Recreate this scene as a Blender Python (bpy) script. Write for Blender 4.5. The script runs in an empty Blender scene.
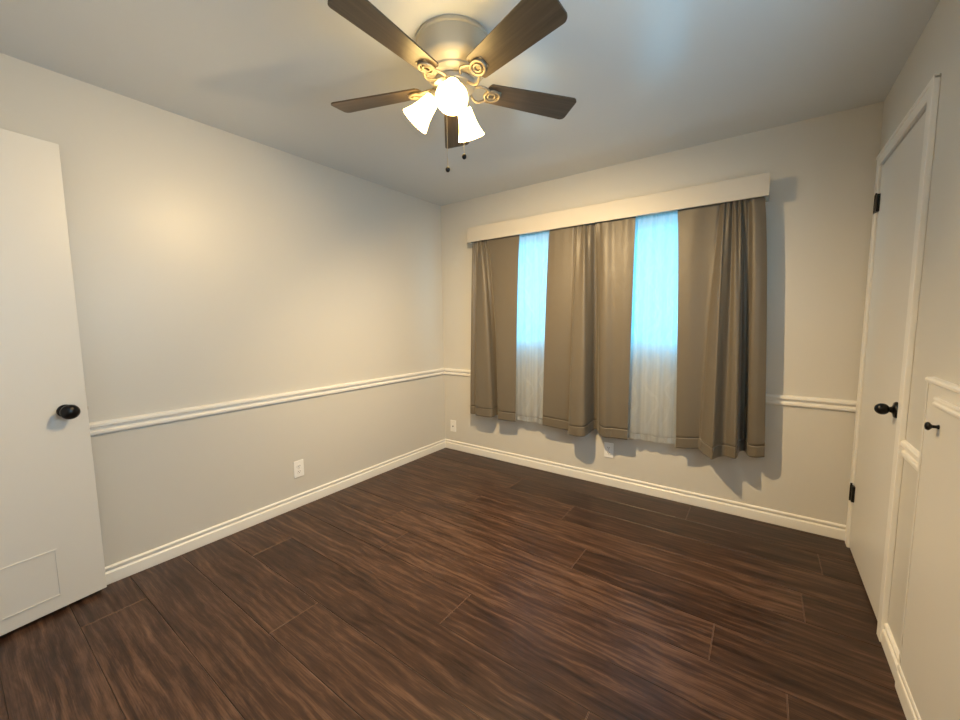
import bpy, bmesh, math, random
from mathutils import Vector, Matrix

random.seed(7)
C = bpy.context.scene.collection
W, H, YF = 3.1027, 2.44, -3.46          # room: x 0..W, y YF..0, z 0..H
PI = math.pi

# ------------------------------------------------------------------ camera
F_PX = 393.1426
cam_data = bpy.data.cameras.new('camera')
cam_data.sensor_width = 36.0
cam_data.lens = 36.0 * F_PX / 960.0
cam_data.clip_start = 0.02
cam = bpy.data.objects.new('camera', cam_data)
C.objects.link(cam)
yaw, pitch, roll = -0.62292215, 0.09777467, -0.01029218
cy, sy, cp, sp = math.cos(yaw), math.sin(yaw), math.cos(pitch), math.sin(pitch)
fw = Vector((sy * cp, cy * cp, -sp))
r0 = Vector((cy, -sy, 0.0))
u0 = r0.cross(fw)
rr = r0 * math.cos(roll) + u0 * math.sin(roll)
uu = u0 * math.cos(roll) - r0 * math.sin(roll)
M = Matrix((rr, uu, -fw)).transposed().to_4x4()
M.translation = Vector((2.6401614, -3.0392574, 1.30442))
cam.matrix_world = M
bpy.context.scene.camera = cam

# ------------------------------------------------------------------ world, lights, exposure
scn = bpy.context.scene
scn.view_settings.view_transform = 'Standard'
scn.view_settings.look = 'None'
scn.view_settings.exposure = 0.0
scn.view_settings.gamma = 1.0
scn.view_settings.use_curve_mapping = False
scn.cycles.use_denoising = True
scn.cycles.max_bounces = 10
scn.cycles.diffuse_bounces = 6
scn.cycles.glossy_bounces = 4
scn.cycles.transparent_max_bounces = 12
scn.cycles.caustics_reflective = False
scn.cycles.caustics_refractive = False
scn.cycles.sample_clamp_indirect = 6.0

BULB_W = {'left': 60.0, 'front': 90.0, 'back': 185.0}
SHADE_L = 21.0
HALL_FILL_W = 3.0
SIDE_FILL_W = 19.0
WORLD_S = 5.0
WARM = (1.0, 0.72, 0.38)

world = bpy.data.worlds.new('world')
scn.world = world
world.use_nodes = True
wn = world.node_tree.nodes
wn['Background'].inputs[0].default_value = (0.12, 0.62, 1.0, 1)
wn['Background'].inputs[1].default_value = WORLD_S


def area_light(name, loc, rot, sx, sz, energy, color, portal=False):
    d = bpy.data.lights.new(name, 'AREA')
    d.shape = 'RECTANGLE'
    d.size, d.size_y = sx, sz
    d.energy = energy
    d.color = color
    d.cycles.is_portal = portal
    o = bpy.data.objects.new(name, d)
    o.location = loc
    o.rotation_euler = rot
    C.objects.link(o)
    return o


area_light('window_portal', (1.525, 0.16, 1.54), (-PI / 2, 0, 0), 1.98, 0.92, 1, (1, 1, 1), True)
# added fill light in the open doorway of the front wall, source assumed
area_light('hall_fill', (0.60, YF - 0.03, 1.05), (PI / 2, 0, 0), 0.78, 2.0, HALL_FILL_W, (1.0, 0.95, 0.88))
# added cool fill light in an invented right-wall window, just outside the picture
area_light('side_fill', (W + 0.06, -2.08, 1.58), (0, PI / 2, 0), 0.84, 0.94, SIDE_FILL_W, (0.66, 0.84, 1.0))


# ------------------------------------------------------------------ materials
def srgb(r, g, b):
    f = lambda c: (c / 255) / 12.92 if c / 255 <= 0.04045 else ((c / 255 + 0.055) / 1.055) ** 2.4
    return (f(r), f(g), f(b), 1.0)


def new_mat(name):
    m = bpy.data.materials.new(name)
    m.use_nodes = True
    nt = m.node_tree
    return m, nt, nt.nodes['Principled BSDF'], nt.nodes, nt.links


def plain(name, col, rough=0.5, metal=0.0, spec=0.5, bump=0.0, bscale=200.0, vary=0.0):
    m, nt, b, N, L = new_mat(name)
    b.inputs['Base Color'].default_value = col
    b.inputs['Roughness'].default_value = rough
    b.inputs['Metallic'].default_value = metal
    b.inputs['Specular IOR Level'].default_value = spec
    if bump or vary:
        tc = N.new('ShaderNodeTexCoord')
        nz = N.new('ShaderNodeTexNoise')
        nz.inputs['Scale'].default_value = bscale
        nz.inputs['Detail'].default_value = 3
        L.new(tc.outputs['Object'], nz.inputs['Vector'])
        if bump:
            bp = N.new('ShaderNodeBump')
            bp.inputs['Strength'].default_value = bump
            bp.inputs['Distance'].default_value = 0.002
            L.new(nz.outputs['Fac'], bp.inputs['Height'])
            L.new(bp.outputs['Normal'], b.inputs['Normal'])
        if vary:
            hs = N.new('ShaderNodeHueSaturation')
            hs.inputs['Color'].default_value = col
            mr = N.new('ShaderNodeMapRange')
            mr.inputs['To Min'].default_value = 1 - vary
            mr.inputs['To Max'].default_value = 1 + vary
            n2 = N.new('ShaderNodeTexNoise')
            n2.inputs['Scale'].default_value = 1.3
            L.new(tc.outputs['Object'], n2.inputs['Vector'])
            L.new(n2.outputs['Fac'], mr.inputs['Value'])
            L.new(mr.outputs['Result'], hs.inputs['Value'])
            L.new(hs.outputs['Color'], b.inputs['Base Color'])
    return m


M_wall = plain('wall_paint', (0.62, 0.60, 0.555, 1), 0.40, bump=0.12, bscale=140, vary=0.02)
M_ceil = plain('ceiling_paint', (0.66, 0.685, 0.70, 1), 0.25, bump=0.10, bscale=110, vary=0.02)
M_trim = plain('trim_paint', (0.82, 0.80, 0.76, 1), 0.35)
M_door = plain('door_paint', (0.70, 0.68, 0.64, 1), 0.40, bump=0.05, bscale=90)
M_black = plain('black_metal', (0.012, 0.011, 0.011, 1), 0.28, 0.6)
M_nickel = plain('brushed_nickel', (0.52, 0.49, 0.44, 1), 0.38, 0.85, bump=0.05, bscale=60)
M_housing = plain('satin_housing', (0.47, 0.43, 0.35, 1), 0.36, 0.0)
M_iron = plain('antique_nickel', (0.30, 0.25, 0.18, 1), 0.5, 0.5)
M_plate = plain('white_plastic', (0.88, 0.87, 0.85, 1), 0.35)
M_slot = plain('dark_slot', (0.02, 0.02, 0.02, 1), 0.6)
M_val = plain('valance_paint', (0.58, 0.54, 0.47, 1), 0.45, bump=0.05)
M_rod = plain('white_rod', (0.75, 0.75, 0.74, 1), 0.3)
M_frame = plain('window_vinyl', (0.75, 0.75, 0.74, 1), 0.35)
M_chain = plain('chain_metal', (0.55, 0.5, 0.42, 1), 0.3, 0.9)
M_closet = plain('closet_shade_paint', (0.10, 0.095, 0.09, 1), 0.7)  # closet's inner shade put into the colour, so the door gap reads dark


def mat_floor():
    m, nt, b, N, L = new_mat('walnut_laminate')
    uv = N.new('ShaderNodeUVMap')
    uv.uv_map = 'plank'
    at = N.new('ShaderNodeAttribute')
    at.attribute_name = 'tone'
    # long grain: stretched noise, warped
    mp = N.new('ShaderNodeMapping')
    mp.inputs['Scale'].default_value = (1.6, 13.0, 1)
    L.new(uv.outputs['UV'], mp.inputs['Vector'])
    warp = N.new('ShaderNodeTexNoise')
    warp.inputs['Scale'].default_value = 2.6
    warp.inputs['Detail'].default_value = 2
    mpw = N.new('ShaderNodeMapping')
    mpw.inputs['Scale'].default_value = (1.0, 3.0, 1)
    L.new(uv.outputs['UV'], mpw.inputs['Vector'])
    L.new(mpw.outputs['Vector'], warp.inputs['Vector'])
    sc = N.new('ShaderNodeVectorMath')
    sc.operation = 'MULTIPLY_ADD'
    L.new(warp.outputs['Color'], sc.inputs[0])
    sc.inputs[1].default_value = (0.5, 0.9, 0)
    L.new(mp.outputs['Vector'], sc.inputs[2])
    g1 = N.new('ShaderNodeTexNoise')
    g1.inputs['Scale'].default_value = 1.6
    g1.inputs['Detail'].default_value = 7
    g1.inputs['Roughness'].default_value = 0.70
    L.new(sc.outputs[0], g1.inputs['Vector'])
    # fine streaks
    mp2 = N.new('ShaderNodeMapping')
    mp2.inputs['Scale'].default_value = (4.0, 190.0, 1)
    L.new(uv.outputs['UV'], mp2.inputs['Vector'])
    g2 = N.new('ShaderNodeTexNoise')
    g2.inputs['Scale'].default_value = 1.5
    g2.inputs['Detail'].default_value = 4
    L.new(mp2.outputs['Vector'], g2.inputs['Vector'])
    # cathedral figure
    wv = N.new('ShaderNodeTexWave')
    wv.wave_type = 'BANDS'
    wv.bands_direction = 'Y'
    wv.inputs['Scale'].default_value = 0.75
    wv.inputs['Distortion'].default_value = 3.5
    wv.inputs['Detail'].default_value = 3
    wv.inputs['Detail Scale'].default_value = 0.8
    L.new(sc.outputs[0], wv.inputs['Vector'])

    def mix(a, fb, w):
        n = N.new('ShaderNodeMath')
        n.operation = 'MULTIPLY_ADD'
        L.new(a, n.inputs[0])
        n.inputs[1].default_value = w
        if isinstance(fb, float):
            n.inputs[2].default_value = fb
        else:
            L.new(fb, n.inputs[2])
        return n.outputs[0]
    s = mix(g1.outputs['Fac'], -0.46, 1.20)
    s = mix(g2.outputs['Fac'], s, 0.46)
    s = mix(wv.outputs['Fac'], s, 0.10)
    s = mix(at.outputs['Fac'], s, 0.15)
    rp = N.new('ShaderNodeValToRGB')
    e = rp.color_ramp.elements
    e[0].position = 0.26
    e[0].color = (0.013, 0.0056, 0.0036, 1)
    e[1].position = 0.86
    e[1].color = (0.165, 0.090, 0.058, 1)
    k = rp.color_ramp.elements.new(0.52)
    k.color = (0.050, 0.0245, 0.0155, 1)
    L.new(s, rp.inputs['Fac'])
    L.new(rp.outputs['Color'], b.inputs['Base Color'])
    rg = N.new('ShaderNodeMapRange')
    rg.inputs['To Min'].default_value = 0.30
    rg.inputs['To Max'].default_value = 0.40
    L.new(g2.outputs['Fac'], rg.inputs['Value'])
    L.new(rg.outputs['Result'], b.inputs['Roughness'])
    b.inputs['Specular IOR Level'].default_value = 0.32
    bp = N.new('ShaderNodeBump')
    bp.inputs['Strength'].default_value = 0.22
    bp.inputs['Distance'].default_value = 0.0012
    L.new(g2.outputs['Fac'], bp.inputs['Height'])
    L.new(bp.outputs['Normal'], b.inputs['Normal'])
    return m


def mat_fabric():
    m, nt, b, N, L = new_mat('taupe_satin')
    b.inputs['Base Color'].default_value = (0.140, 0.117, 0.086, 1)
    b.inputs['Roughness'].default_value = 0.44
    b.inputs['Specular IOR Level'].default_value = 0.45
    b.inputs['Sheen Weight'].default_value = 0.25
    b.inputs['Sheen Roughness'].default_value = 0.4
    tc = N.new('ShaderNodeTexCoord')
    nz = N.new('ShaderNodeTexNoise')
    mp = N.new('ShaderNodeMapping')
    mp.inputs['Scale'].default_value = (300, 300, 60)
    L.new(tc.outputs['Object'], mp.inputs['Vector'])
    L.new(mp.outputs['Vector'], nz.inputs['Vector'])
    nz.inputs['Scale'].default_value = 1.0
    n2 = N.new('ShaderNodeTexNoise')
    n2.inputs['Scale'].default_value = 11.0
    n2.inputs['Detail'].default_value = 3
    L.new(tc.outputs['Object'], n2.inputs['Vector'])
    b1 = N.new('ShaderNodeBump')
    b1.inputs['Strength'].default_value = 0.12
    b1.inputs['Distance'].default_value = 0.001
    L.new(nz.outputs['Fac'], b1.inputs['Height'])
    b2 = N.new('ShaderNodeBump')
    b2.inputs['Strength'].default_value = 0.25
    b2.inputs['Distance'].default_value = 0.012
    L.new(n2.outputs['Fac'], b2.inputs['Height'])
    L.new(b1.outputs['Normal'], b2.inputs['Normal'])
    L.new(b2.outputs['Normal'], b.inputs['Normal'])
    return m


def mat_sheer():
    m, nt, b, N, L = new_mat('white_sheer')
    N.remove(b)
    out = N['Material Output']
    df = N.new('ShaderNodeBsdfDiffuse')
    df.inputs['Color'].default_value = (0.72, 0.74, 0.76, 1)
    tl = N.new('ShaderNodeBsdfTranslucent')
    tl.inputs['Color'].default_value = (0.85, 0.87, 0.88, 1)
    tr = N.new('ShaderNodeBsdfTransparent')
    a = N.new('ShaderNodeMixShader')
    a.inputs[0].default_value = 0.80
    L.new(df.outputs[0], a.inputs[1])
    L.new(tl.outputs[0], a.inputs[2])
    c = N.new('ShaderNodeMixShader')
    L.new(tr.outputs[0], c.inputs[1])
    L.new(a.outputs[0], c.inputs[2])
    # embroidered vine pattern makes the cloth denser along thin curving lines
    tc = N.new('ShaderNodeTexCoord')
    wv = N.new('ShaderNodeTexWave')
    wv.wave_type = 'BANDS'
    wv.bands_direction = 'X'
    wv.inputs['Scale'].default_value = 2.6
    wv.inputs['Distortion'].default_value = 9.0
    wv.inputs['Detail'].default_value = 2
    wv.inputs['Detail Scale'].default_value = 1.4
    L.new(tc.outputs['Object'], wv.inputs['Vector'])
    rp = N.new('ShaderNodeValToRGB')
    rp.color_ramp.elements[0].position = 0.90
    rp.color_ramp.elements[0].color = (0.82, 0.82, 0.82, 1)
    rp.color_ramp.elements[1].position = 0.97
    rp.color_ramp.elements[1].color = (0.88, 0.88, 0.88, 1)
    L.new(wv.outputs['Fac'], rp.inputs['Fac'])
    mps = N.new('ShaderNodeMapping')
    mps.inputs['Scale'].default_value = (42, 42, 0.8)
    L.new(tc.outputs['Object'], mps.inputs['Vector'])
    nz = N.new('ShaderNodeTexNoise')  # vertical streaks: fold shading put into the cloth's opacity
    nz.inputs['Scale'].default_value = 1.0
    nz.inputs['Detail'].default_value = 3
    L.new(mps.outputs['Vector'], nz.inputs['Vector'])
    mr = N.new('ShaderNodeMapRange')
    mr.inputs['From Min'].default_value = 0.3
    mr.inputs['From Max'].default_value = 0.7
    mr.inputs['To Min'].default_value = -0.12
    mr.inputs['To Max'].default_value = 0.12
    L.new(nz.outputs['Fac'], mr.inputs['Value'])
    ad = N.new('ShaderNodeMath')
    ad.use_clamp = True
    L.new(rp.outputs['Color'], ad.inputs[0])
    L.new(mr.outputs['Result'], ad.inputs[1])
    L.new(ad.outputs[0], c.inputs[0])
    L.new(c.outputs[0], out.inputs['Surface'])
    return m


def mat_glass():
    m, nt, b, N, L = new_mat('window_glass')
    N.remove(b)
    tr = N.new('ShaderNodeBsdfTransparent')
    gl = N.new('ShaderNodeBsdfGlossy')
    gl.inputs['Roughness'].default_value = 0.02
    mx = N.new('ShaderNodeMixShader')
    mx.inputs[0].default_value = 0.06
    L.new(tr.outputs[0], mx.inputs[1])
    L.new(gl.outputs[0], mx.inputs[2])
    L.new(mx.outputs[0], N['Material Output'].inputs['Surface'])
    return m


def mat_glow(name, col, strength):
    m, nt, b, N, L = new_mat(name)
    b.inputs['Base Color'].default_value = (0.85, 0.83, 0.78, 1)
    b.inputs['Roughness'].default_value = 0.35
    b.inputs['Emission Color'].default_value = (*col, 1)
    b.inputs['Emission Strength'].default_value = strength
    return m


def mat_blade():
    m, nt, b, N, L = new_mat('walnut_blade')
    tc = N.new('ShaderNodeTexCoord')
    mp = N.new('ShaderNodeMapping')
    mp.inputs['Scale'].default_value = (3, 60, 20)
    L.new(tc.outputs['Object'], mp.inputs['Vector'])
    nz = N.new('ShaderNodeTexNoise')
    nz.inputs['Scale'].default_value = 1.5
    nz.inputs['Detail'].default_value = 5
    L.new(mp.outputs['Vector'], nz.inputs['Vector'])
    rp = N.new('ShaderNodeValToRGB')
    rp.color_ramp.elements[0].color = (0.035, 0.024, 0.016, 1)
    rp.color_ramp.elements[1].color = (0.120, 0.090, 0.062, 1)
    L.new(nz.outputs['Fac'], rp.inputs['Fac'])
    L.new(rp.outputs['Color'], b.inputs['Base Color'])
    b.inputs['Roughness'].default_value = 0.38
    return m


M_floor, M_fabric, M_sheer, M_glass, M_blade = mat_floor(), mat_fabric(), mat_sheer(), mat_glass(), mat_blade()
M_shade = mat_glow('lit_frosted_glass', (1.0, 0.66, 0.23), SHADE_L)
M_bulb = mat_glow('lit_bulb', (1.0, 0.86, 0.62), 30.0)


# ------------------------------------------------------------------ mesh helpers
def obj(name, bm, mat, parent=None, smooth=False, loc=None, bevel=0.0, bseg=2):
    bmesh.ops.remove_doubles(bm, verts=bm.verts, dist=1e-6)
    bmesh.ops.recalc_face_normals(bm, faces=bm.faces)
    me = bpy.data.meshes.new(name)
    bm.to_mesh(me)
    bm.free()
    me.materials.append(mat)
    o = bpy.data.objects.new(name, me)
    C.objects.link(o)
    if parent:
        o.parent = parent
    if loc:
        o.location = loc
    if smooth:
        for p in me.polygons:
            p.use_smooth = True
        if smooth != 'all':
            me.set_sharp_from_angle(angle=math.radians(38))
    if bevel:
        md = o.modifiers.new('bevel', 'BEVEL')
        md.width = bevel
        md.segments = bseg
        md.limit_method = 'ANGLE'
        md.angle_limit = math.radians(40)
    return o


def thing(name, label, cat, loc=(0, 0, 0), rotz=0.0, group=None):
    o = bpy.data.objects.new(name, None)
    o.empty_display_size = 0.05
    C.objects.link(o)
    o.location = loc
    o.rotation_euler = (0, 0, rotz)
    return tag(o, label, cat, group)


def tag(o, label, cat, group=None, kind=None):
    o['label'] = label
    o['category'] = cat
    if group:
        o['group'] = group
    if kind:
        o['kind'] = kind
    return o


def box(bm, x0, x1, y0, y1, z0, z1, mat=None):
    vs = [Vector((x, y, z)) for x in (x0, x1) for y in (y0, y1) for z in (z0, z1)]
    if mat is not None:
        vs = [mat @ v for v in vs]
    v = [bm.verts.new(p) for p in vs]
    for f in ((0, 1, 3, 2), (4, 6, 7, 5), (0, 4, 5, 1), (2, 3, 7, 6), (0, 2, 6, 4), (1, 5, 7, 3)):
        bm.faces.new([v[i] for i in f])


def bx(*a, mat=None):
    bm = bmesh.new()
    box(bm, *a, mat=mat)
    return bm


def lathe(bm, prof, seg=32, mat=Matrix.Identity(4), cap0=True, cap1=True):
    """prof: (radius, z) list, turned about local z"""
    rings = []
    for r, z in prof:
        rings.append([bm.verts.new(mat @ Vector((r * math.cos(2 * PI * i / seg), r * math.sin(2 * PI * i / seg), z)))
                      for i in range(seg)])
    for a, b in zip(rings, rings[1:]):
        for i in range(seg):
            bm.faces.new((a[i], a[(i + 1) % seg], b[(i + 1) % seg], b[i]))
    if cap0:
        bm.faces.new(rings[0])
    if cap1:
        bm.faces.new(rings[-1])


def tube(bm, pts, r, seg=10, closed=False):
    pts = [Vector(p) for p in pts]
    n = len(pts)
    rad = r if isinstance(r, (list, tuple)) else [r] * n
    rings = []
    prev = None
    for i, p in enumerate(pts):
        if closed:
            t = (pts[(i + 1) % n] - pts[i - 1]).normalized()
        else:
            t = (pts[min(i + 1, n - 1)] - pts[max(i - 1, 0)]).normalized()
        ref = prev if prev is not None else (Vector((0, 0, 1)) if abs(t.z) < 0.9 else Vector((1, 0, 0)))
        a = (ref - t * ref.dot(t)).normalized()
        prev = a
        b = t.cross(a)
        rings.append([bm.verts.new(p + rad[i] * (a * math.cos(2 * PI * k / seg) + b * math.sin(2 * PI * k / seg)))
                      for k in range(seg)])
    pairs = list(zip(rings, rings[1:])) + ([(rings[-1], rings[0])] if closed else [])
    for a, b in pairs:
        for k in range(seg):
            bm.faces.new((a[k], a[(k + 1) % seg], b[(k + 1) % seg], b[k]))
    if not closed:
        bm.faces.new(rings[0])
        bm.faces.new(rings[-1])


def extrude_profile(bm, prof, fn, a0, a1):
    """prof: (out, z) polygon; fn(s, out, z) -> point; swept from a0 to a1"""
    A = [bm.verts.new(fn(a0, o, z)) for o, z in prof]
    B = [bm.verts.new(fn(a1, o, z)) for o, z in prof]
    n = len(prof)
    for i in range(n):
        bm.faces.new((A[i], A[(i + 1) % n], B[(i + 1) % n], B[i]))
    bm.faces.new(A)
    bm.faces.new(list(reversed(B)))


def ball(bm, c, r, seg=20, sz=1.0, mat=Matrix.Identity(4)):
    prof = [(max(1e-5, r * math.sin(t)), -r * sz * math.cos(t)) for t in [PI * i / 12 for i in range(13)]]
    lathe(bm, prof, seg, Matrix.Translation(c) @ mat, False, False)


def axis_frame(origin, zdir):
    z = Vector(zdir).normalized()
    x = Vector((0, 0, 1)).cross(z)
    x = x.normalized() if x.length > 1e-4 else Vector((1, 0, 0))
    y = z.cross(x)
    m = Matrix((x, y, z)).transposed().to_4x4()
    m.translation = Vector(origin)
    return m


def struct(name, bm, mat, parent=None, **k):
    o = obj(name, bm, mat, parent, **k)
    if parent is None:
        o['kind'] = 'structure'
    return o


# ------------------------------------------------------------------ the room shell
# floor: planks running along x, joints where the photo shows them
def build_floor():
    bm = bmesh.new()
    uvl = bm.loops.layers.uv.new('plank')
    tone = bm.faces.layers.float.new('tone')
    pw, pl, g = 0.2275, 1.87, 0.0007
    y = -0.0395 + pw
    joints = [None, 0.42, 1.08, 1.62, 0.98, 0.008, 0.663, 0.90, 1.562, 0.36, 1.008, 1.70, 0.30, 1.25, 0.7, 1.5]
    tones = random.Random(11)
    for i in range(17):
        y1, y0 = y - i * pw, y - (i + 1) * pw
        j = joints[i] if i < len(joints) and joints[i] is not None else 0.2
        x = j - 2 * pl
        while x < W + 0.12:
            a, b_ = max(x, -0.05), min(x + pl, W + 0.12)
            if b_ - a > 0.005:
                t = tones.random()  # random tone, plus room shading put in: back and right darker, left lighter
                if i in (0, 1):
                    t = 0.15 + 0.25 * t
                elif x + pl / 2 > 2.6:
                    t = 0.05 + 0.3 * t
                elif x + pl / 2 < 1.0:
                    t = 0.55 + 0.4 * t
                ou, ov = tones.uniform(0, 40), tones.uniform(0, 40)
                X0, X1, Y0, Y1 = a + g * 1.2, b_ - g * 1.2, max(y0 + g, YF - 0.05), min(y1 - g, 0.02)
                if Y1 > Y0:
                    c = 0.0012
                    ce = 0.0016
                    inner = [(X0 + ce, Y0 + c), (X1 - ce, Y0 + c), (X1 - ce, Y1 - c), (X0 + ce, Y1 - c)]
                    outer = [(X0, Y0), (X1, Y0), (X1, Y1), (X0, Y1)]
                    vi = [bm.verts.new((px, py, 0.0)) for px, py in inner]
                    vo = [bm.verts.new((px, py, -0.0014)) for px, py in outer]
                    fs = [bm.faces.new(vi)]
                    for k in range(4):
                        fs.append(bm.faces.new((vo[k], vo[(k + 1) % 4], vi[(k + 1) % 4], vi[k])))
                    for k, f in enumerate(fs):
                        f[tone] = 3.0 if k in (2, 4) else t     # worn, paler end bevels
                        for l in f.loops:
                            l[uvl].uv = (l.vert.co.x - a + ou, l.vert.co.y - y0 + ov)
            x += pl
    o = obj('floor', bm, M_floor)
    o['kind'] = 'structure'
    base = bpy.data.materials.get('dark_slot')
    sub = obj('subfloor', bx(-0.1, W + 0.6, YF - 0.1, 0.12, -0.06, -0.0016), base, o)
    return o


build_floor()
struct('ceiling', bx(-0.12, W + 0.12, YF - 0.1, 0.12, H, H + 0.1), M_ceil)
struct('wall_left', bx(-0.12, 0, YF - 0.1, 0.12, 0, H), M_wall)

WX0, WX1, WZ0, WZ1 = 0.55, 2.50, 1.09, 1.985
bm = bmesh.new()
box(bm, 0, WX0, 0, 0.12, 0, H)
box(bm, WX1, W, 0, 0.12, 0, H)
box(bm, WX0, WX1, 0, 0.12, 0, WZ0)
box(bm, WX0, WX1, 0, 0.12, WZ1, H)
struct('wall_back', bm, M_wall)

DY0, DY1, DZ = -0.860, -0.098, 2.086       # closet door opening in the right wall
bm = bmesh.new()
box(bm, W, W + 0.12, YF - 0.1, -2.56, 0, H)
box(bm, W, W + 0.12, -1.60, DY0, 0, H)
box(bm, W, W + 0.12, -2.56, -1.60, 0, 1.15)
box(bm, W, W + 0.12, -2.56, -1.60, 2.01, H)
box(bm, W, W + 0.12, DY1, 0.12, 0, H)
box(bm, W, W + 0.12, DY0, DY1, DZ, H)
struct('wall_right', bm, M_wall)
bm = bmesh.new()
for a in ((-2.56, -1.60, 1.15, 1.19), (-2.56, -1.60, 1.97, 2.01), (-2.56, -2.52, 1.19, 1.97), (-1.64, -1.60, 1.19, 1.97)):
    box(bm, W + 0.015, W + 0.05, *a)
added_win = struct('added_window', bm, M_frame)  # unseen window, added as an opening for the cool fill light
obj('mullion', bx(W + 0.017, W + 0.048, -2.10, -2.06, 1.19, 1.97), M_frame, added_win)
for a, b_ in ((-2.52, -2.10), (-2.06, -1.64)):
    obj('glass_pane', bx(W + 0.028, W + 0.034, a, b_, 1.19, 1.97), M_glass, added_win)
bm = bmesh.new()
box(bm, W + 0.55, W + 0.60, DY0 - 0.1, DY1 + 0.08, -0.05, 2.3)
box(bm, W + 0.12, W + 0.60, DY0 - 0.1, DY0 - 0.05, -0.05, 2.3)
box(bm, W + 0.12, W + 0.60, DY1 + 0.03, DY1 + 0.08, -0.05, 2.3)
box(bm, W + 0.12, W + 0.60, DY0 - 0.1, DY1 + 0.08, 2.25, 2.3)
struct('wall_closet', bm, M_closet)

# front wall (behind the camera) with the doorway that the open door belongs to
HX0, HX1 = 0.215, 1.00
bm = bmesh.new()
box(bm, 0, HX0, YF - 0.1, YF, 0, H)
box(bm, HX1, W, YF - 0.1, YF, 0, H)
box(bm, HX0, HX1, YF - 0.1, YF, 2.12, H)
struct('wall_front', bm, M_wall)

# the hall beyond that doorway, closed off
bm = bmesh.new()
box(bm, -0.12, 1.6, YF - 1.2, YF - 1.1, -0.06, H)
box(bm, -0.12, -0.02, YF - 1.1, YF - 0.1, -0.06, H)
box(bm, 1.5, 1.6, YF - 1.1, YF - 0.1, -0.06, H)
box(bm, -0.12, 1.6, YF - 1.2, YF - 0.1, H, H + 0.1)
struct('wall_hall', bm, M_wall)
struct('floor_hall', bx(-0.02, 1.5, YF - 1.1, YF - 0.1, -0.06, -0.002), M_closet)

# chair rail and baseboard profiles (out from wall, z)
RAIL = [(0, .768), (.010, .769), (.016, .775), (.017, .786), (.012, .793), (.003, .795), (.003, .807), (.014, .808), (.022, .812),
        (.022, .824), (.014, .831), (0, .833)]
BASE = [(0, 0), (.014, 0), (.015, .010), (.014, .056), (.010, .061), (.002, .063), (.002, .073), (.010, .074), (.011, .083), (.005, .089), (0, .090)]
f_left = lambda s, o, z: Vector((o, s, z))
f_back = lambda s, o, z: Vector((s, -o, z))
f_right = lambda s, o, z: Vector((W - o, s, z))


def run(name, prof, fn, a0, a1):
    bm = bmesh.new()
    extrude_profile(bm, prof, fn, a0, a1)
    return struct(name, bm, M_trim)


CAB_Y = -1.150                              # left edge of the built-in cabinet
run('trim_1', RAIL, f_left, YF, 0)
run('trim_2', RAIL, f_back, 0.0, W)
run('trim_3', [(o * 0.62, z + 0.006) for o, z in RAIL], f_right, CAB_Y + 0.001, -0.9145)
run('baseboard_left', BASE, f_left, YF, 0)
run('baseboard_back', BASE, f_back, 0, W)
run('baseboard_right', BASE, f_right, CAB_Y + 0.001, -0.9145)

# window in the back wall
win = bpy.data.objects.new('window_1', None)
C.objects.link(win)
win['kind'] = 'structure'
bm = bmesh.new()
t = 0.045
for a in ((WX0, WX1, 0.02, 0.07, WZ0, WZ0 + t), (WX0, WX1, 0.02, 0.07, WZ1 - t, WZ1),
          (WX0, WX0 + t, 0.02, 0.07, WZ0, WZ1), (WX1 - t, WX1, 0.02, 0.07, WZ0, WZ1)):
    box(bm, *a)
obj('window_frame', bm, M_frame, win, bevel=0.003)
for mx in (1.2, 1.85):
    obj('mullion', bx(mx - 0.025, mx + 0.025, 0.022, 0.068, WZ0 + t, WZ1 - t), M_frame, win, bevel=0.003)
for a, b_ in ((WX0 + t, 1.175), (1.225, 1.825), (1.875, WX1 - t)):
    obj('glass_pane', bx(a, b_, 0.040, 0.046, WZ0 + t, WZ1 - t), M_glass, win)
obj('window_sill', bx(WX0 - 0.04, WX1 + 0.04, -0.006, 0.02, WZ0 - 0.022, WZ0 - 0.001), M_trim, win, bevel=0.004)

# closet door casing
bm = bmesh.new()
box(bm, W - 0.019, W, -0.914, DY0 - 0.003, 0, DZ + 0.06)
box(bm, W - 0.013, W, DY1, -0.034, 0, DZ + 0.06)
box(bm, W - 0.013, W, DY0, DY1, DZ + 0.004, DZ + 0.06)
box(bm, W - 0.018, W, -0.914, -0.034, DZ + 0.048, DZ + 0.064)
struct('trim_4', bm, M_trim, bevel=0.003)

# ------------------------------------------------------------------ closet door
cd = bpy.data.objects.new('door_2', None)
C.objects.link(cd)
cd.location = (W, DY1, 0)
tag(cd, 'white flat closet door with black round knob in the right wall, shut', 'door', kind='structure')
obj('door_panel', bx(-0.003, 0.032, -(DY1 - DY0) + 0.003, -0.003, 0.010, DZ - 0.008), M_door, cd, bevel=0.0015)
for hz in (0.325, 1.895):
    bm = bmesh.new()
    lathe(bm, [(0.0068, -0.045), (0.0068, 0.045)], 14, Matrix.Translation((-0.0145, 0.001, hz)))
    lathe(bm, [(0.003, 0.045), (0.0045, 0.050), (0.0045, 0.053), (0.001, 0.056)], 12, Matrix.Translation((-0.0145, 0.001, hz)))
    box(bm, -0.0155, -0.0030, -0.0330, -0.0018, hz - 0.044, hz + 0.044)
    box(bm, -0.0165, -0.0132, 0.0018, 0.0300, hz - 0.046, hz + 0.046)
    obj('hinge', bm, M_black, cd, smooth=True)
kn = axis_frame((-0.003, -0.678, 0.928), (-1, 0, 0))
bm = bmesh.new()
lathe(bm, [(0.0335, 0), (0.0335, 0.004), (0.030, 0.009), (0.018, 0.012), (0.0125, 0.016), (0.0110, 0.022), (0.012, 0.027)], 28, kn)
ball(bm, (0, 0, 0), 0.0235, 24, 1.0, kn @ Matrix.Translation((0, 0, 0.043)))
obj('door_knob', bm, M_black, cd, smooth=True)

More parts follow.
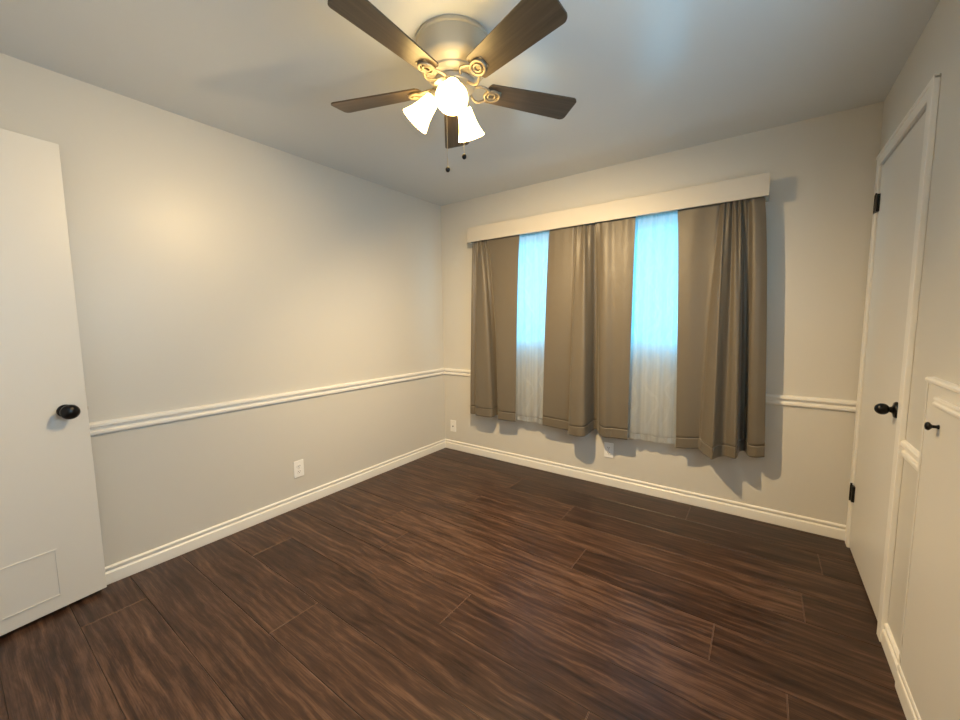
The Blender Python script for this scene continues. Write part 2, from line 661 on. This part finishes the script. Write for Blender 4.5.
# ------------------------------------------------------------------ entry door, swung open against the left wall
hx, hy = 0.074 + 0.14264 * 0.80, -2.639 - 0.98977 * 0.80
ang = math.atan2(0.98977, -0.14264)         # local +x runs from hinge to latch edge
ed = bpy.data.objects.new('door_1', None)
C.objects.link(ed)
ed.location = (hx, hy, 0)
ed.rotation_euler = (0, 0, ang)
tag(ed, 'white slab door swung open against the left wall, black oval knob, sealed pet flap low down', 'door', kind='structure')
# local: x 0..0.80 hinge to edge, room face at y = 0 (towards -y = room)
dr = obj('door_panel', bx(0, 0.80, 0, 0.035, 0.020, 2.102), M_door, ed, bevel=0.0015)
bm = bmesh.new()
for a in ((0.462, 0.468, 0.085, 0.302), (0.640, 0.647, 0.085, 0.302), (0.468, 0.640, 0.085, 0.0885), (0.468, 0.640, 0.298, 0.302)):
    box(bm, a[0], a[1], -0.0045, 0.0, a[2], a[3])
box(bm, 0.468, 0.640, -0.0008, 0.0, 0.0885, 0.298)
pf = obj('pet_flap_cover', bm, M_door, ed)
kn = axis_frame((0.800 - 0.075, 0, 0.920), (0, -1, 0))
bm = bmesh.new()
lathe(bm, [(0.029, 0), (0.029, 0.004), (0.026, 0.009), (0.016, 0.013), (0.0115, 0.018), (0.0115, 0.032), (0.014, 0.038)], 28, kn)
ball(bm, (0, 0, 0), 0.0335, 28, 0.74, kn @ Matrix.Translation((0.0, 0, 0.055)))
obj('door_knob', bm, M_black, ed, smooth=True)
obj('latch_bolt', bx(0.80, 0.808, 0.012, 0.022, 0.908, 0.924), M_chain, ed, bevel=0.001)

# ------------------------------------------------------------------ built-in cabinet, right wall
CT = W - 0.014
cab = thing('built_in_cabinet', 'white built-in cabinet low in the right wall with small black knob', 'cabinet', (W, CAB_Y, 0))
CL = 0.95                                   # length along the wall
obj('cabinet_face', bx(-0.014, -0.0005, -CL, 0, 0, 1.090), M_door, cab, bevel=0.0015)
bm = bmesh.new()
TOPM = [(.0006, 1.090), (.0155, 1.090), (.017, 1.094), (.021, 1.097), (.021, 1.104), (.017, 1.109), (.0006, 1.110)]
extrude_profile(bm, TOPM, lambda s, o, z: Vector((-o, s, z)), -CL, 0.004)
obj('top_moulding', bm, M_trim, cab)
obj('face_trim', bx(-0.017, -0.014, -0.012, 0, 0.10, 1.090), M_door, cab, bevel=0.001)
cdoor = obj('cabinet_door', bx(-0.020, -0.0142, -CL + 0.06, -0.112, 0.115, 1.062), M_door, cab, bevel=0.0015)
bm = bmesh.new()
extrude_profile(bm, [(0.0202, 1.030), (.026, 1.032), (.028, 1.037), (.028, 1.042), (.024, 1.046), (.024, 1.050), (.027, 1.053), (.026, 1.060), (.0202, 1.061)],
                lambda s, o, z: Vector((-o, s, z)), -CL + 0.06, -0.114)
obj('door_moulding', bm, M_trim, cdoor)
kn = axis_frame((-0.0202, -0.158, 0.976), (-1, 0, 0)) @ Matrix.Scale(0.85, 4)
bm = bmesh.new()
lathe(bm, [(0.0085, 0), (0.0075, 0.003), (0.0055, 0.007), (0.0055, 0.016), (0.010, 0.020), (0.0145, 0.024), (0.0150, 0.028), (0.011, 0.033), (0.003, 0.035)], 24, kn)
obj('knob', bm, M_black, cdoor, smooth=True)
bm = bmesh.new()
extrude_profile(bm, [(o * 0.4 + .0143, z) for o, z in BASE], lambda s, o, z: Vector((-o, s, z)), -CL, -0.002)
obj('plinth', bm, M_trim, cab)


# ------------------------------------------------------------------ ceiling fan
FX, FY, FZ = 1.555, -1.694, 2.27
fan = thing('ceiling_fan', 'five-blade brown ceiling fan with three lit glass shades, flush on the ceiling', 'ceiling fan', (FX, FY, H))
L0 = FZ - H                                 # blade level in fan coordinates
bm = bmesh.new()
lathe(bm, [(0.149, -0.0005), (0.152, -0.006), (0.152, -0.014), (0.146, -0.018), (0.145, -0.085), (0.141, -0.100),
           (0.125, -0.116), (0.112, -0.124), (0.108, -0.128), (0.108, -0.136), (0.100, -0.144), (0.085, -0.152), (0.02, -0.154)], 56)
obj('motor_housing', bm, M_housing, fan, smooth=True)
bm = bmesh.new()
lathe(bm, [(0.02, -0.150), (0.080, -0.154), (0.086, -0.160), (0.086, -0.176), (0.078, -0.184), (0.056, -0.190), (0.050, -0.196), (0.050, -0.225),
           (0.054, -0.230), (0.056, -0.240), (0.046, -0.254), (0.022, -0.262), (0.004, -0.264)], 40)
fit_o = obj('light_fitter', bm, M_nickel, fan, smooth=True)


def blade_mesh():
    """blade along local +x, centred on the chord; pitched about x"""
    bm = bmesh.new()
    r0_, r1_, th = 0.140, 0.556, 0.006
    outline = []
    n = 10
    w0, w1 = 0.050, 0.067
    # root (slightly rounded), then tip with clipped corners
    for i in range(n + 1):
        a = PI / 2 + PI * i / n
        outline.append((r0_ + 0.018 + 0.018 * math.cos(a), w0 * math.sin(a)))
    def corner(cx, cyy, r, a0, a1):
        for i in range(7):
            a = a0 + (a1 - a0) * i / 6
            outline.append((cx + r * math.cos(a), cyy + r * math.sin(a)))
    corner(r1_ - 0.022, -w1 + 0.022, 0.022, -PI / 2, -0.12)
    corner(r1_ - 0.022, w1 - 0.022, 0.022, 0.12, PI / 2)
    A = [bm.verts.new((x, y, -th / 2)) for x, y in outline]
    B = [bm.verts.new((x, y, th / 2)) for x, y in outline]
    m = len(outline)
    bm.faces.new(A)
    bm.faces.new(list(reversed(B)))
    for i in range(m):
        bm.faces.new((A[i], A[(i + 1) % m], B[(i + 1) % m], B[i]))
    return bm


def iron_mesh():
    bm = bmesh.new()
    z = -0.006
    # two curling arms from the hub joining in a scroll ring under the blade root
    for s in (1, -1):
        pts = []
        for i in range(15):
            u = i / 14
            pts.append((0.070 + 0.080 * u, s * (0.010 + 0.024 * math.sin(PI * u) + 0.014 * u), z - 0.004 - 0.006 * math.sin(PI * u) + 0.010 * (1 - u) ** 2))
        tube(bm, pts, 0.0052, 8)
    ring = [(0.168 + 0.032 * math.cos(2 * PI * i / 28), 0.027 * math.sin(2 * PI * i / 28), z - 0.004) for i in range(28)]
    tube(bm, ring, 0.0055, 8, True)
    ring = [(0.166 + 0.016 * math.cos(2 * PI * i / 20), 0.014 * math.sin(2 * PI * i / 20), z - 0.004) for i in range(20)]
    tube(bm, ring, 0.004, 8, True)
    box(bm, 0.146, 0.205, -0.022, 0.022, z + 0.0005, z + 0.003)
    return bm


pitch_m = Matrix.Rotation(math.radians(12), 4, 'X')
first = None
for k in range(5):
    a = math.radians(55.45 + 72 * k)
    # underside turns towards -tangent: the +tangent edge hangs lower
    mtx = Matrix.Translation((0, 0, L0)) @ Matrix.Rotation(a, 4, 'Z') @ Matrix.Rotation(math.radians((-11, -11, -11, -8, -25)[k]), 4, 'X')
    if first is None:
        b_ = obj('blade', blade_mesh(), M_blade, fan)
        ir = obj('blade_iron', iron_mesh(), M_iron, b_, smooth=True)
        first = (b_, ir)
    else:
        b_ = first[0].copy()
        C.objects.link(b_)
        ir = first[1].copy()
        C.objects.link(ir)
        ir.parent = b_
    b_.matrix_local = mtx

for phi, tilt, side in ((-54, 41, 'front'), (-147, 42, 'left'), (100, 36, 'back')):
    p_, t_ = math.radians(phi), math.radians(tilt)
    e = Vector((math.cos(p_), math.sin(p_), 0))
    neck = Vector((0, 0, 2.225 - H)) + e * 0.088
    ax = e * math.sin(t_) - Vector((0, 0, math.cos(t_)))
    fr = axis_frame(neck, ax)
    bm = bmesh.new()
    outp = [(0.026, -0.004), (0.030, 0.004), (0.033, 0.022), (0.038, 0.050), (0.046, 0.080), (0.0575, 0.108), (0.0610, 0.116)]
    inn = [(r - 0.0035, z) for r, z in reversed(outp)]
    lathe(bm, outp + inn, 36, fr, False, True)
    sh = obj('lamp_shade', bm, M_shade, fan, smooth=True)
    bm = bmesh.new()
    lathe(bm, [(0.010, -0.034), (0.018, -0.030), (0.024, -0.018), (0.0275, -0.006), (0.0275, 0.0035), (0.020, 0.0038)], 24, fr)
    pts = [Vector((0, 0, -0.212)) + e * 0.040, Vector((0, 0, -0.205)) + e * 0.058, neck - ax * 0.030]
    tube(bm, pts, 0.008, 10)
    obj('shade_holder', bm, M_nickel, fan, smooth=True)
    bm = bmesh.new()
    lathe(bm, [(0.011, 0.004), (0.012, 0.020), (0.018, 0.034), (0.022, 0.046), (0.0215, 0.058), (0.015, 0.069), (0.003, 0.074)], 20, fr)
    obj('bulb', bm, M_bulb, sh, smooth=True)
    ld = bpy.data.lights.new('bulb_light', 'SPOT')
    ld.spot_size = math.radians(150 if side == 'back' else 165)
    ld.spot_blend = 1.0
    ld.energy = BULB_W[side]
    ld.color = WARM
    ld.shadow_soft_size = 0.009
    lo = bpy.data.objects.new('bulb_light', ld)
    lo.parent = fan
    lo.location = neck + ax * 0.098
    lo.rotation_euler = ax.to_track_quat('-Z', 'Y').to_euler()
    C.objects.link(lo)

for (ox, oy), zb in (((-0.030, -0.012), 1.945), ((0.034, 0.020), 1.992)):
    ztop, zbot = 2.440 - 0.256 - H, zb - H
    bm = bmesh.new()
    tube(bm, [(ox * 0.7, oy * 0.7, -0.245), (ox, oy, -0.262), (ox, oy, zbot + 0.012)], 0.0011, 6)
    pc = obj('pull_chain', bm, M_chain, fan)
    bm = bmesh.new()
    ball(bm, (ox, oy, zbot), 0.0098, 16, 1.15)
    obj('pull_knob', bm, M_black, pc, smooth='all')


# ------------------------------------------------------------------ valance and curtains
VX0, VX1, VZ0, VZ1, VD = 0.452, 2.632, 2.010, 2.136, 0.167
val = thing('valance', 'long cream painted valance board above the curtains, fixed to the back wall', 'valance', ((VX0 + VX1) / 2, 0, VZ0))
hw = (VX1 - VX0) / 2
obj('valance_board', bx(-hw, hw, -VD, -VD + 0.016, 0, VZ1 - VZ0), M_val, val, bevel=0.0015)
obj('top_board', bx(-hw + 0.0162, hw - 0.0162, -VD + 0.0161, -0.0003, VZ1 - VZ0 - 0.016, VZ1 - VZ0), M_val, val, bevel=0.001)
for s in (-1, 1):
    obj('end_return', bx(min(s * hw, s * (hw - 0.016)), max(s * hw, s * (hw - 0.016)), -VD + 0.0161, -0.0003, 0, VZ1 - VZ0), M_val, val, bevel=0.001)

rod = thing('curtain_rod', 'white double curtain rod under the valance, returned to the wall at both ends', 'curtain rod', (1.54, 0, 1.99))
for d, hx_, z, nm in ((0.097, 1.060, 0.046, 'outer_rod'), (0.068, 1.050, 0.030, 'inner_rod')):
    bm = bmesh.new()
    pts = [(-hx_, -0.0008, z), (-hx_, -d + 0.02, z), (-hx_ + 0.006, -d + 0.006, z), (-hx_ + 0.02, -d, z),
           (hx_ - 0.02, -d, z), (hx_ - 0.006, -d + 0.006, z), (hx_, -d + 0.02, z), (hx_, -0.0008, z)]
    tube(bm, pts, 0.0045, 10)
    obj(nm, bm, M_rod, rod, smooth=True)
for s in (-1, 1):
    obj('rod_bracket', bx(s * 1.060 - 0.006, s * 1.060 + 0.006, -0.100, -0.0005, -0.004, 0.036), M_rod, rod, bevel=0.002)


def catmull(P, n):
    m = len(P)
    out = []
    for i in range(n):
        t = i / (n - 1) * (m - 1)
        k = min(int(t), m - 2)
        u = t - k
        p0, p1, p2, p3 = P[max(k - 1, 0)], P[k], P[k + 1], P[min(k + 2, m - 1)]
        out.append(tuple(0.5 * ((2 * b) + (c - a) * u + (2 * a - 5 * b + 4 * c - d) * u * u + (3 * b - a - 3 * c + d) * u ** 3)
                         for a, b, c, d in zip(p0, p1, p2, p3)))
    return out


def cloth(name, label, cat, group, bot, top, ztop, mat, n=170, rows=70, seed=1, pleat=0.0012, power=0.6, hem=0.07,
          creases=(), thick=0.0016, hem_name='hem', sway=0.002):
    """bot / top: lists of (x, depth from wall, z of hem) / (x, depth); interpolated top to bottom"""
    rnd = random.Random(seed)
    B = catmull(bot, n)
    T = catmull(top, n)
    ph = [rnd.uniform(0, 6.28) for _ in range(8)]
    x0, x1 = T[0][0], T[-1][0]
    cx = sum(b[0] for b in B) / n

    def point(i, v):
        u = i / (n - 1)
        bt_, tp = B[i], T[i]
        w = v ** power
        x = tp[0] * (1 - w) + bt_[0] * w
        d = tp[1] * (1 - w) + bt_[1] * w
        z = ztop + (bt_[2] - ztop) * v
        L_ = abs(x1 - x0)
        fade = math.exp(-v * 9)
        d += pleat * fade * (math.sin(u * L_ * 150 + ph[0]) + 0.6 * math.sin(u * L_ * 83 + ph[1]))
        d += sway * math.sin(u * 9 + v * 5 + ph[2]) * v + sway * 0.8 * math.sin(u * 23 + v * 3 + ph[3]) * (v * (1 - v) * 2)
        for zc, amp in creases:
            d += amp * math.exp(-((z - zc - 0.006 * math.sin(u * 14 + ph[4])) / 0.006) ** 2)
        return Vector((x - cx, -d, z - ztop))
    def sheet(v0, v1, m, off):
        bm = bmesh.new()
        g = [[bm.verts.new(point(i, v0 + (v1 - v0) * j / m) + Vector((0, -off, 0))) for i in range(n)] for j in range(m + 1)]
        for j in range(m):
            for i in range(n - 1):
                bm.faces.new((g[j][i], g[j][i + 1], g[j + 1][i + 1], g[j + 1][i]))
        return bm
    root = thing(name, label, cat, (cx, 0, ztop), 0, group)
    hv = 1 - hem / (ztop - B[0][2])
    for nm, bm, th in (('cloth_panel', sheet(0, hv, rows, 0), thick), (hem_name, sheet(hv - 0.002, 1, 8, 0.0004), thick * 1.35)):
        o = obj(nm, bm, mat, root, smooth='all')
        md = o.modifiers.new('thick', 'SOLIDIFY')
        md.thickness = th
        md.offset = 0
    return root


ZT = 2.046
CG = 'taupe curtain panels on the back wall'
CR = ((0.62, -0.0016), (1.02, -0.001), (1.43, -0.001))
# left panel
cloth('curtain', 'narrow taupe curtain panel, leftmost, nearest the corner of left and back walls', 'curtain', CG,
      [(.418, .110, .444), (.446, .140, .442), (.486, .118, .440), (.502, .090, .440), (.508, .150, .438), (.600, .166, .440), (.690, .160, .444), (.700, .090, .450),
       (.716, .046, .450), (.736, .056, .448), (.745, .110, .442), (.758, .142, .434), (.840, .146, .431), (.925, .132, .431)],
      [(.476, .116), (.494, .130), (.508, .113), (.526, .133), (.544, .113), (.562, .133), (.578, .113), (.596, .133), (.614, .113), (.634, .130), (.690, .126),
       (.820, .127), (.966, .122)],
      ZT, M_fabric, seed=3, creases=CR)
# middle pair
cloth('curtain', 'flat taupe curtain panel right of the left sheer strip, lapping the next panel', 'curtain', CG,
      [(1.183, .126, .437), (1.260, .130, .434), (1.340, .128, .430), (1.408, .116, .422), (1.424, .120, .416), (1.436, .176, .412), (1.505, .214, .418),
       (1.566, .214, .424), (1.582, .180, .428), (1.588, .110, .436), (1.596, .052, .446), (1.634, .036, .450)],
      [(1.238, .122), (1.300, .126), (1.365, .125), (1.425, .124), (1.452, .113), (1.474, .133), (1.496, .113), (1.518, .133), (1.540, .113), (1.562, .130),
       (1.584, .112), (1.606, .110)],
      ZT, M_fabric, seed=5, creases=CR)
cloth('curtain', 'flat taupe curtain panel left of the right sheer strip, small white wall plate below it', 'curtain', CG,
      [(1.612, .044, .448), (1.634, .070, .446), (1.662, .130, .438), (1.712, .152, .426), (1.760, .138, .428), (1.820, .138, .430), (1.873, .130, .430)],
      [(1.594, .118), (1.604, .134), (1.630, .122), (1.665, .132), (1.735, .122), (1.820, .127), (1.888, .120)],
      ZT, M_fabric, seed=8, creases=CR)
# right panel
cloth('curtain', 'wide taupe curtain panel, rightmost, with the deepest folds', 'curtain', CG,
      [(2.194, .128, .428), (2.260, .128, .434), (2.322, .116, .442), (2.334, .122, .442), (2.352, .158, .436), (2.408, .228, .424), (2.424, .232, .424),
       (2.450, .180, .430), (2.480, .158, .434), (2.512, .176, .436), (2.540, .188, .438), (2.551, .150, .444), (2.554, .080, .452),
       (2.576, .046, .456), (2.592, .078, .456), (2.604, .128, .450), (2.640, .140, .450), (2.687, .116, .456)],
      [(2.145, .122), (2.220, .126), (2.300, .126), (2.378, .124), (2.398, .113), (2.412, .134), (2.424, .113), (2.437, .134), (2.449, .113),
       (2.461, .134), (2.473, .113), (2.485, .134), (2.497, .113), (2.510, .132), (2.524, .114), (2.545, .128), (2.575, .126), (2.604, .120)],
      ZT, M_fabric, n=230, seed=13, creases=CR)

SG = 'white sheer curtains at the window'


def sheer_pts(a, b_, n, d0, amp, seed, zh):
    r = random.Random(seed)
    out = []
    for i in range(n):
        x = a + (b_ - a) * i / (n - 1)
        out.append((x, d0 + amp * (1 if i % 2 else -1) * r.uniform(0.3, 1.0), zh + r.uniform(-0.004, 0.004)))
    return out


bt = sheer_pts(0.82, 1.33, 15, 0.090, 0.010, 4, 0.438)
tp = [(x * 0.97 + 0.045, 0.084 + 0.4 * (d - 0.090)) for x, d, z in bt]
cloth('sheer_curtain', 'white sheer curtain strip between the left and second taupe panels', 'sheer curtain', SG, bt, tp, 2.02, M_sheer, seed=21,
      pleat=0.002, hem=0.035, thick=0.0008, sway=0.001)
bt = sheer_pts(1.80, 2.32, 15, 0.090, 0.010, 9, 0.436)
tp = [(x * 0.97 + 0.060, 0.084 + 0.4 * (d - 0.090)) for x, d, z in bt]
cloth('sheer_curtain', 'white sheer curtain strip between the third and rightmost taupe panels', 'sheer curtain', SG, bt, tp, 2.02, M_sheer, seed=22,
      pleat=0.002, hem=0.035, thick=0.0008, sway=0.001)


# ------------------------------------------------------------------ wall plates
def outlet(name, label, loc, rotz, kind, group):
    """plate faces local -y"""
    t_ = thing(name, label, 'outlet' if kind == 'duplex' else 'wall plate', loc, rotz, group)
    obj('cover_plate', bx(-0.037, 0.037, -0.0065, -0.0002, -0.060, 0.060), M_plate, t_, bevel=0.003)
    if kind == 'duplex':
        for s in (1, -1):
            bm = bmesh.new()
            lathe(bm, [(0.0165, 0), (0.0165, 0.0022), (0.0155, 0.003)], 26, axis_frame((0, -0.0064, s * 0.0195), (0, -1, 0)))
            rc = obj('receptacle', bm, M_plate, t_, smooth=True)
            bm = bmesh.new()
            for x, w in ((-0.0062, 0.0014), (0.0062, 0.0012)):
                box(bm, x - w, x + w, -0.0100, -0.0093, s * 0.0195 - 0.001, s * 0.0195 + 0.007)
            lathe(bm, [(0.0024, 0), (0.0024, 0.0006)], 12, axis_frame((0, -0.0093, s * 0.0195 - 0.008), (0, -1, 0)))
            obj('slots', bm, M_slot, rc)
        bm = bmesh.new()
        lathe(bm, [(0.003, 0), (0.003, 0.001), (0.0015, 0.0014)], 12, axis_frame((0, -0.0064, 0), (0, -1, 0)))
        obj('screw', bm, M_chain, t_)
    else:
        bm = bmesh.new()
        lathe(bm, [(0.0065, 0), (0.0065, 0.003), (0.0045, 0.0032), (0.0045, 0.009), (0.002, 0.0092)], 14, axis_frame((0, -0.0064, -0.002), (0, -1, 0)))
        obj('jack', bm, M_slot, t_, smooth=True)
        for s in (1, -1):
            bm = bmesh.new()
            lathe(bm, [(0.003, 0), (0.003, 0.001), (0.0015, 0.0014)], 12, axis_frame((0, -0.0064, s * 0.042), (0, -1, 0)))
            obj('screw', bm, M_chain, t_)
    return t_


OG = 'white electrical wall plates'
outlet('wall_outlet', 'white duplex outlet low on the left wall below the chair rail', (0, -1.594, 0.274), PI / 2, 'duplex', OG)
outlet('wall_outlet', 'white outlet on the back wall under the middle curtains, half in shadow', (1.700, 0, 0.285), 0, 'duplex', OG)
outlet('jack_plate', 'white jack plate with one dark socket near the corner, left of the curtains', (0.114, 0, 0.243), 0, 'jack', OG)
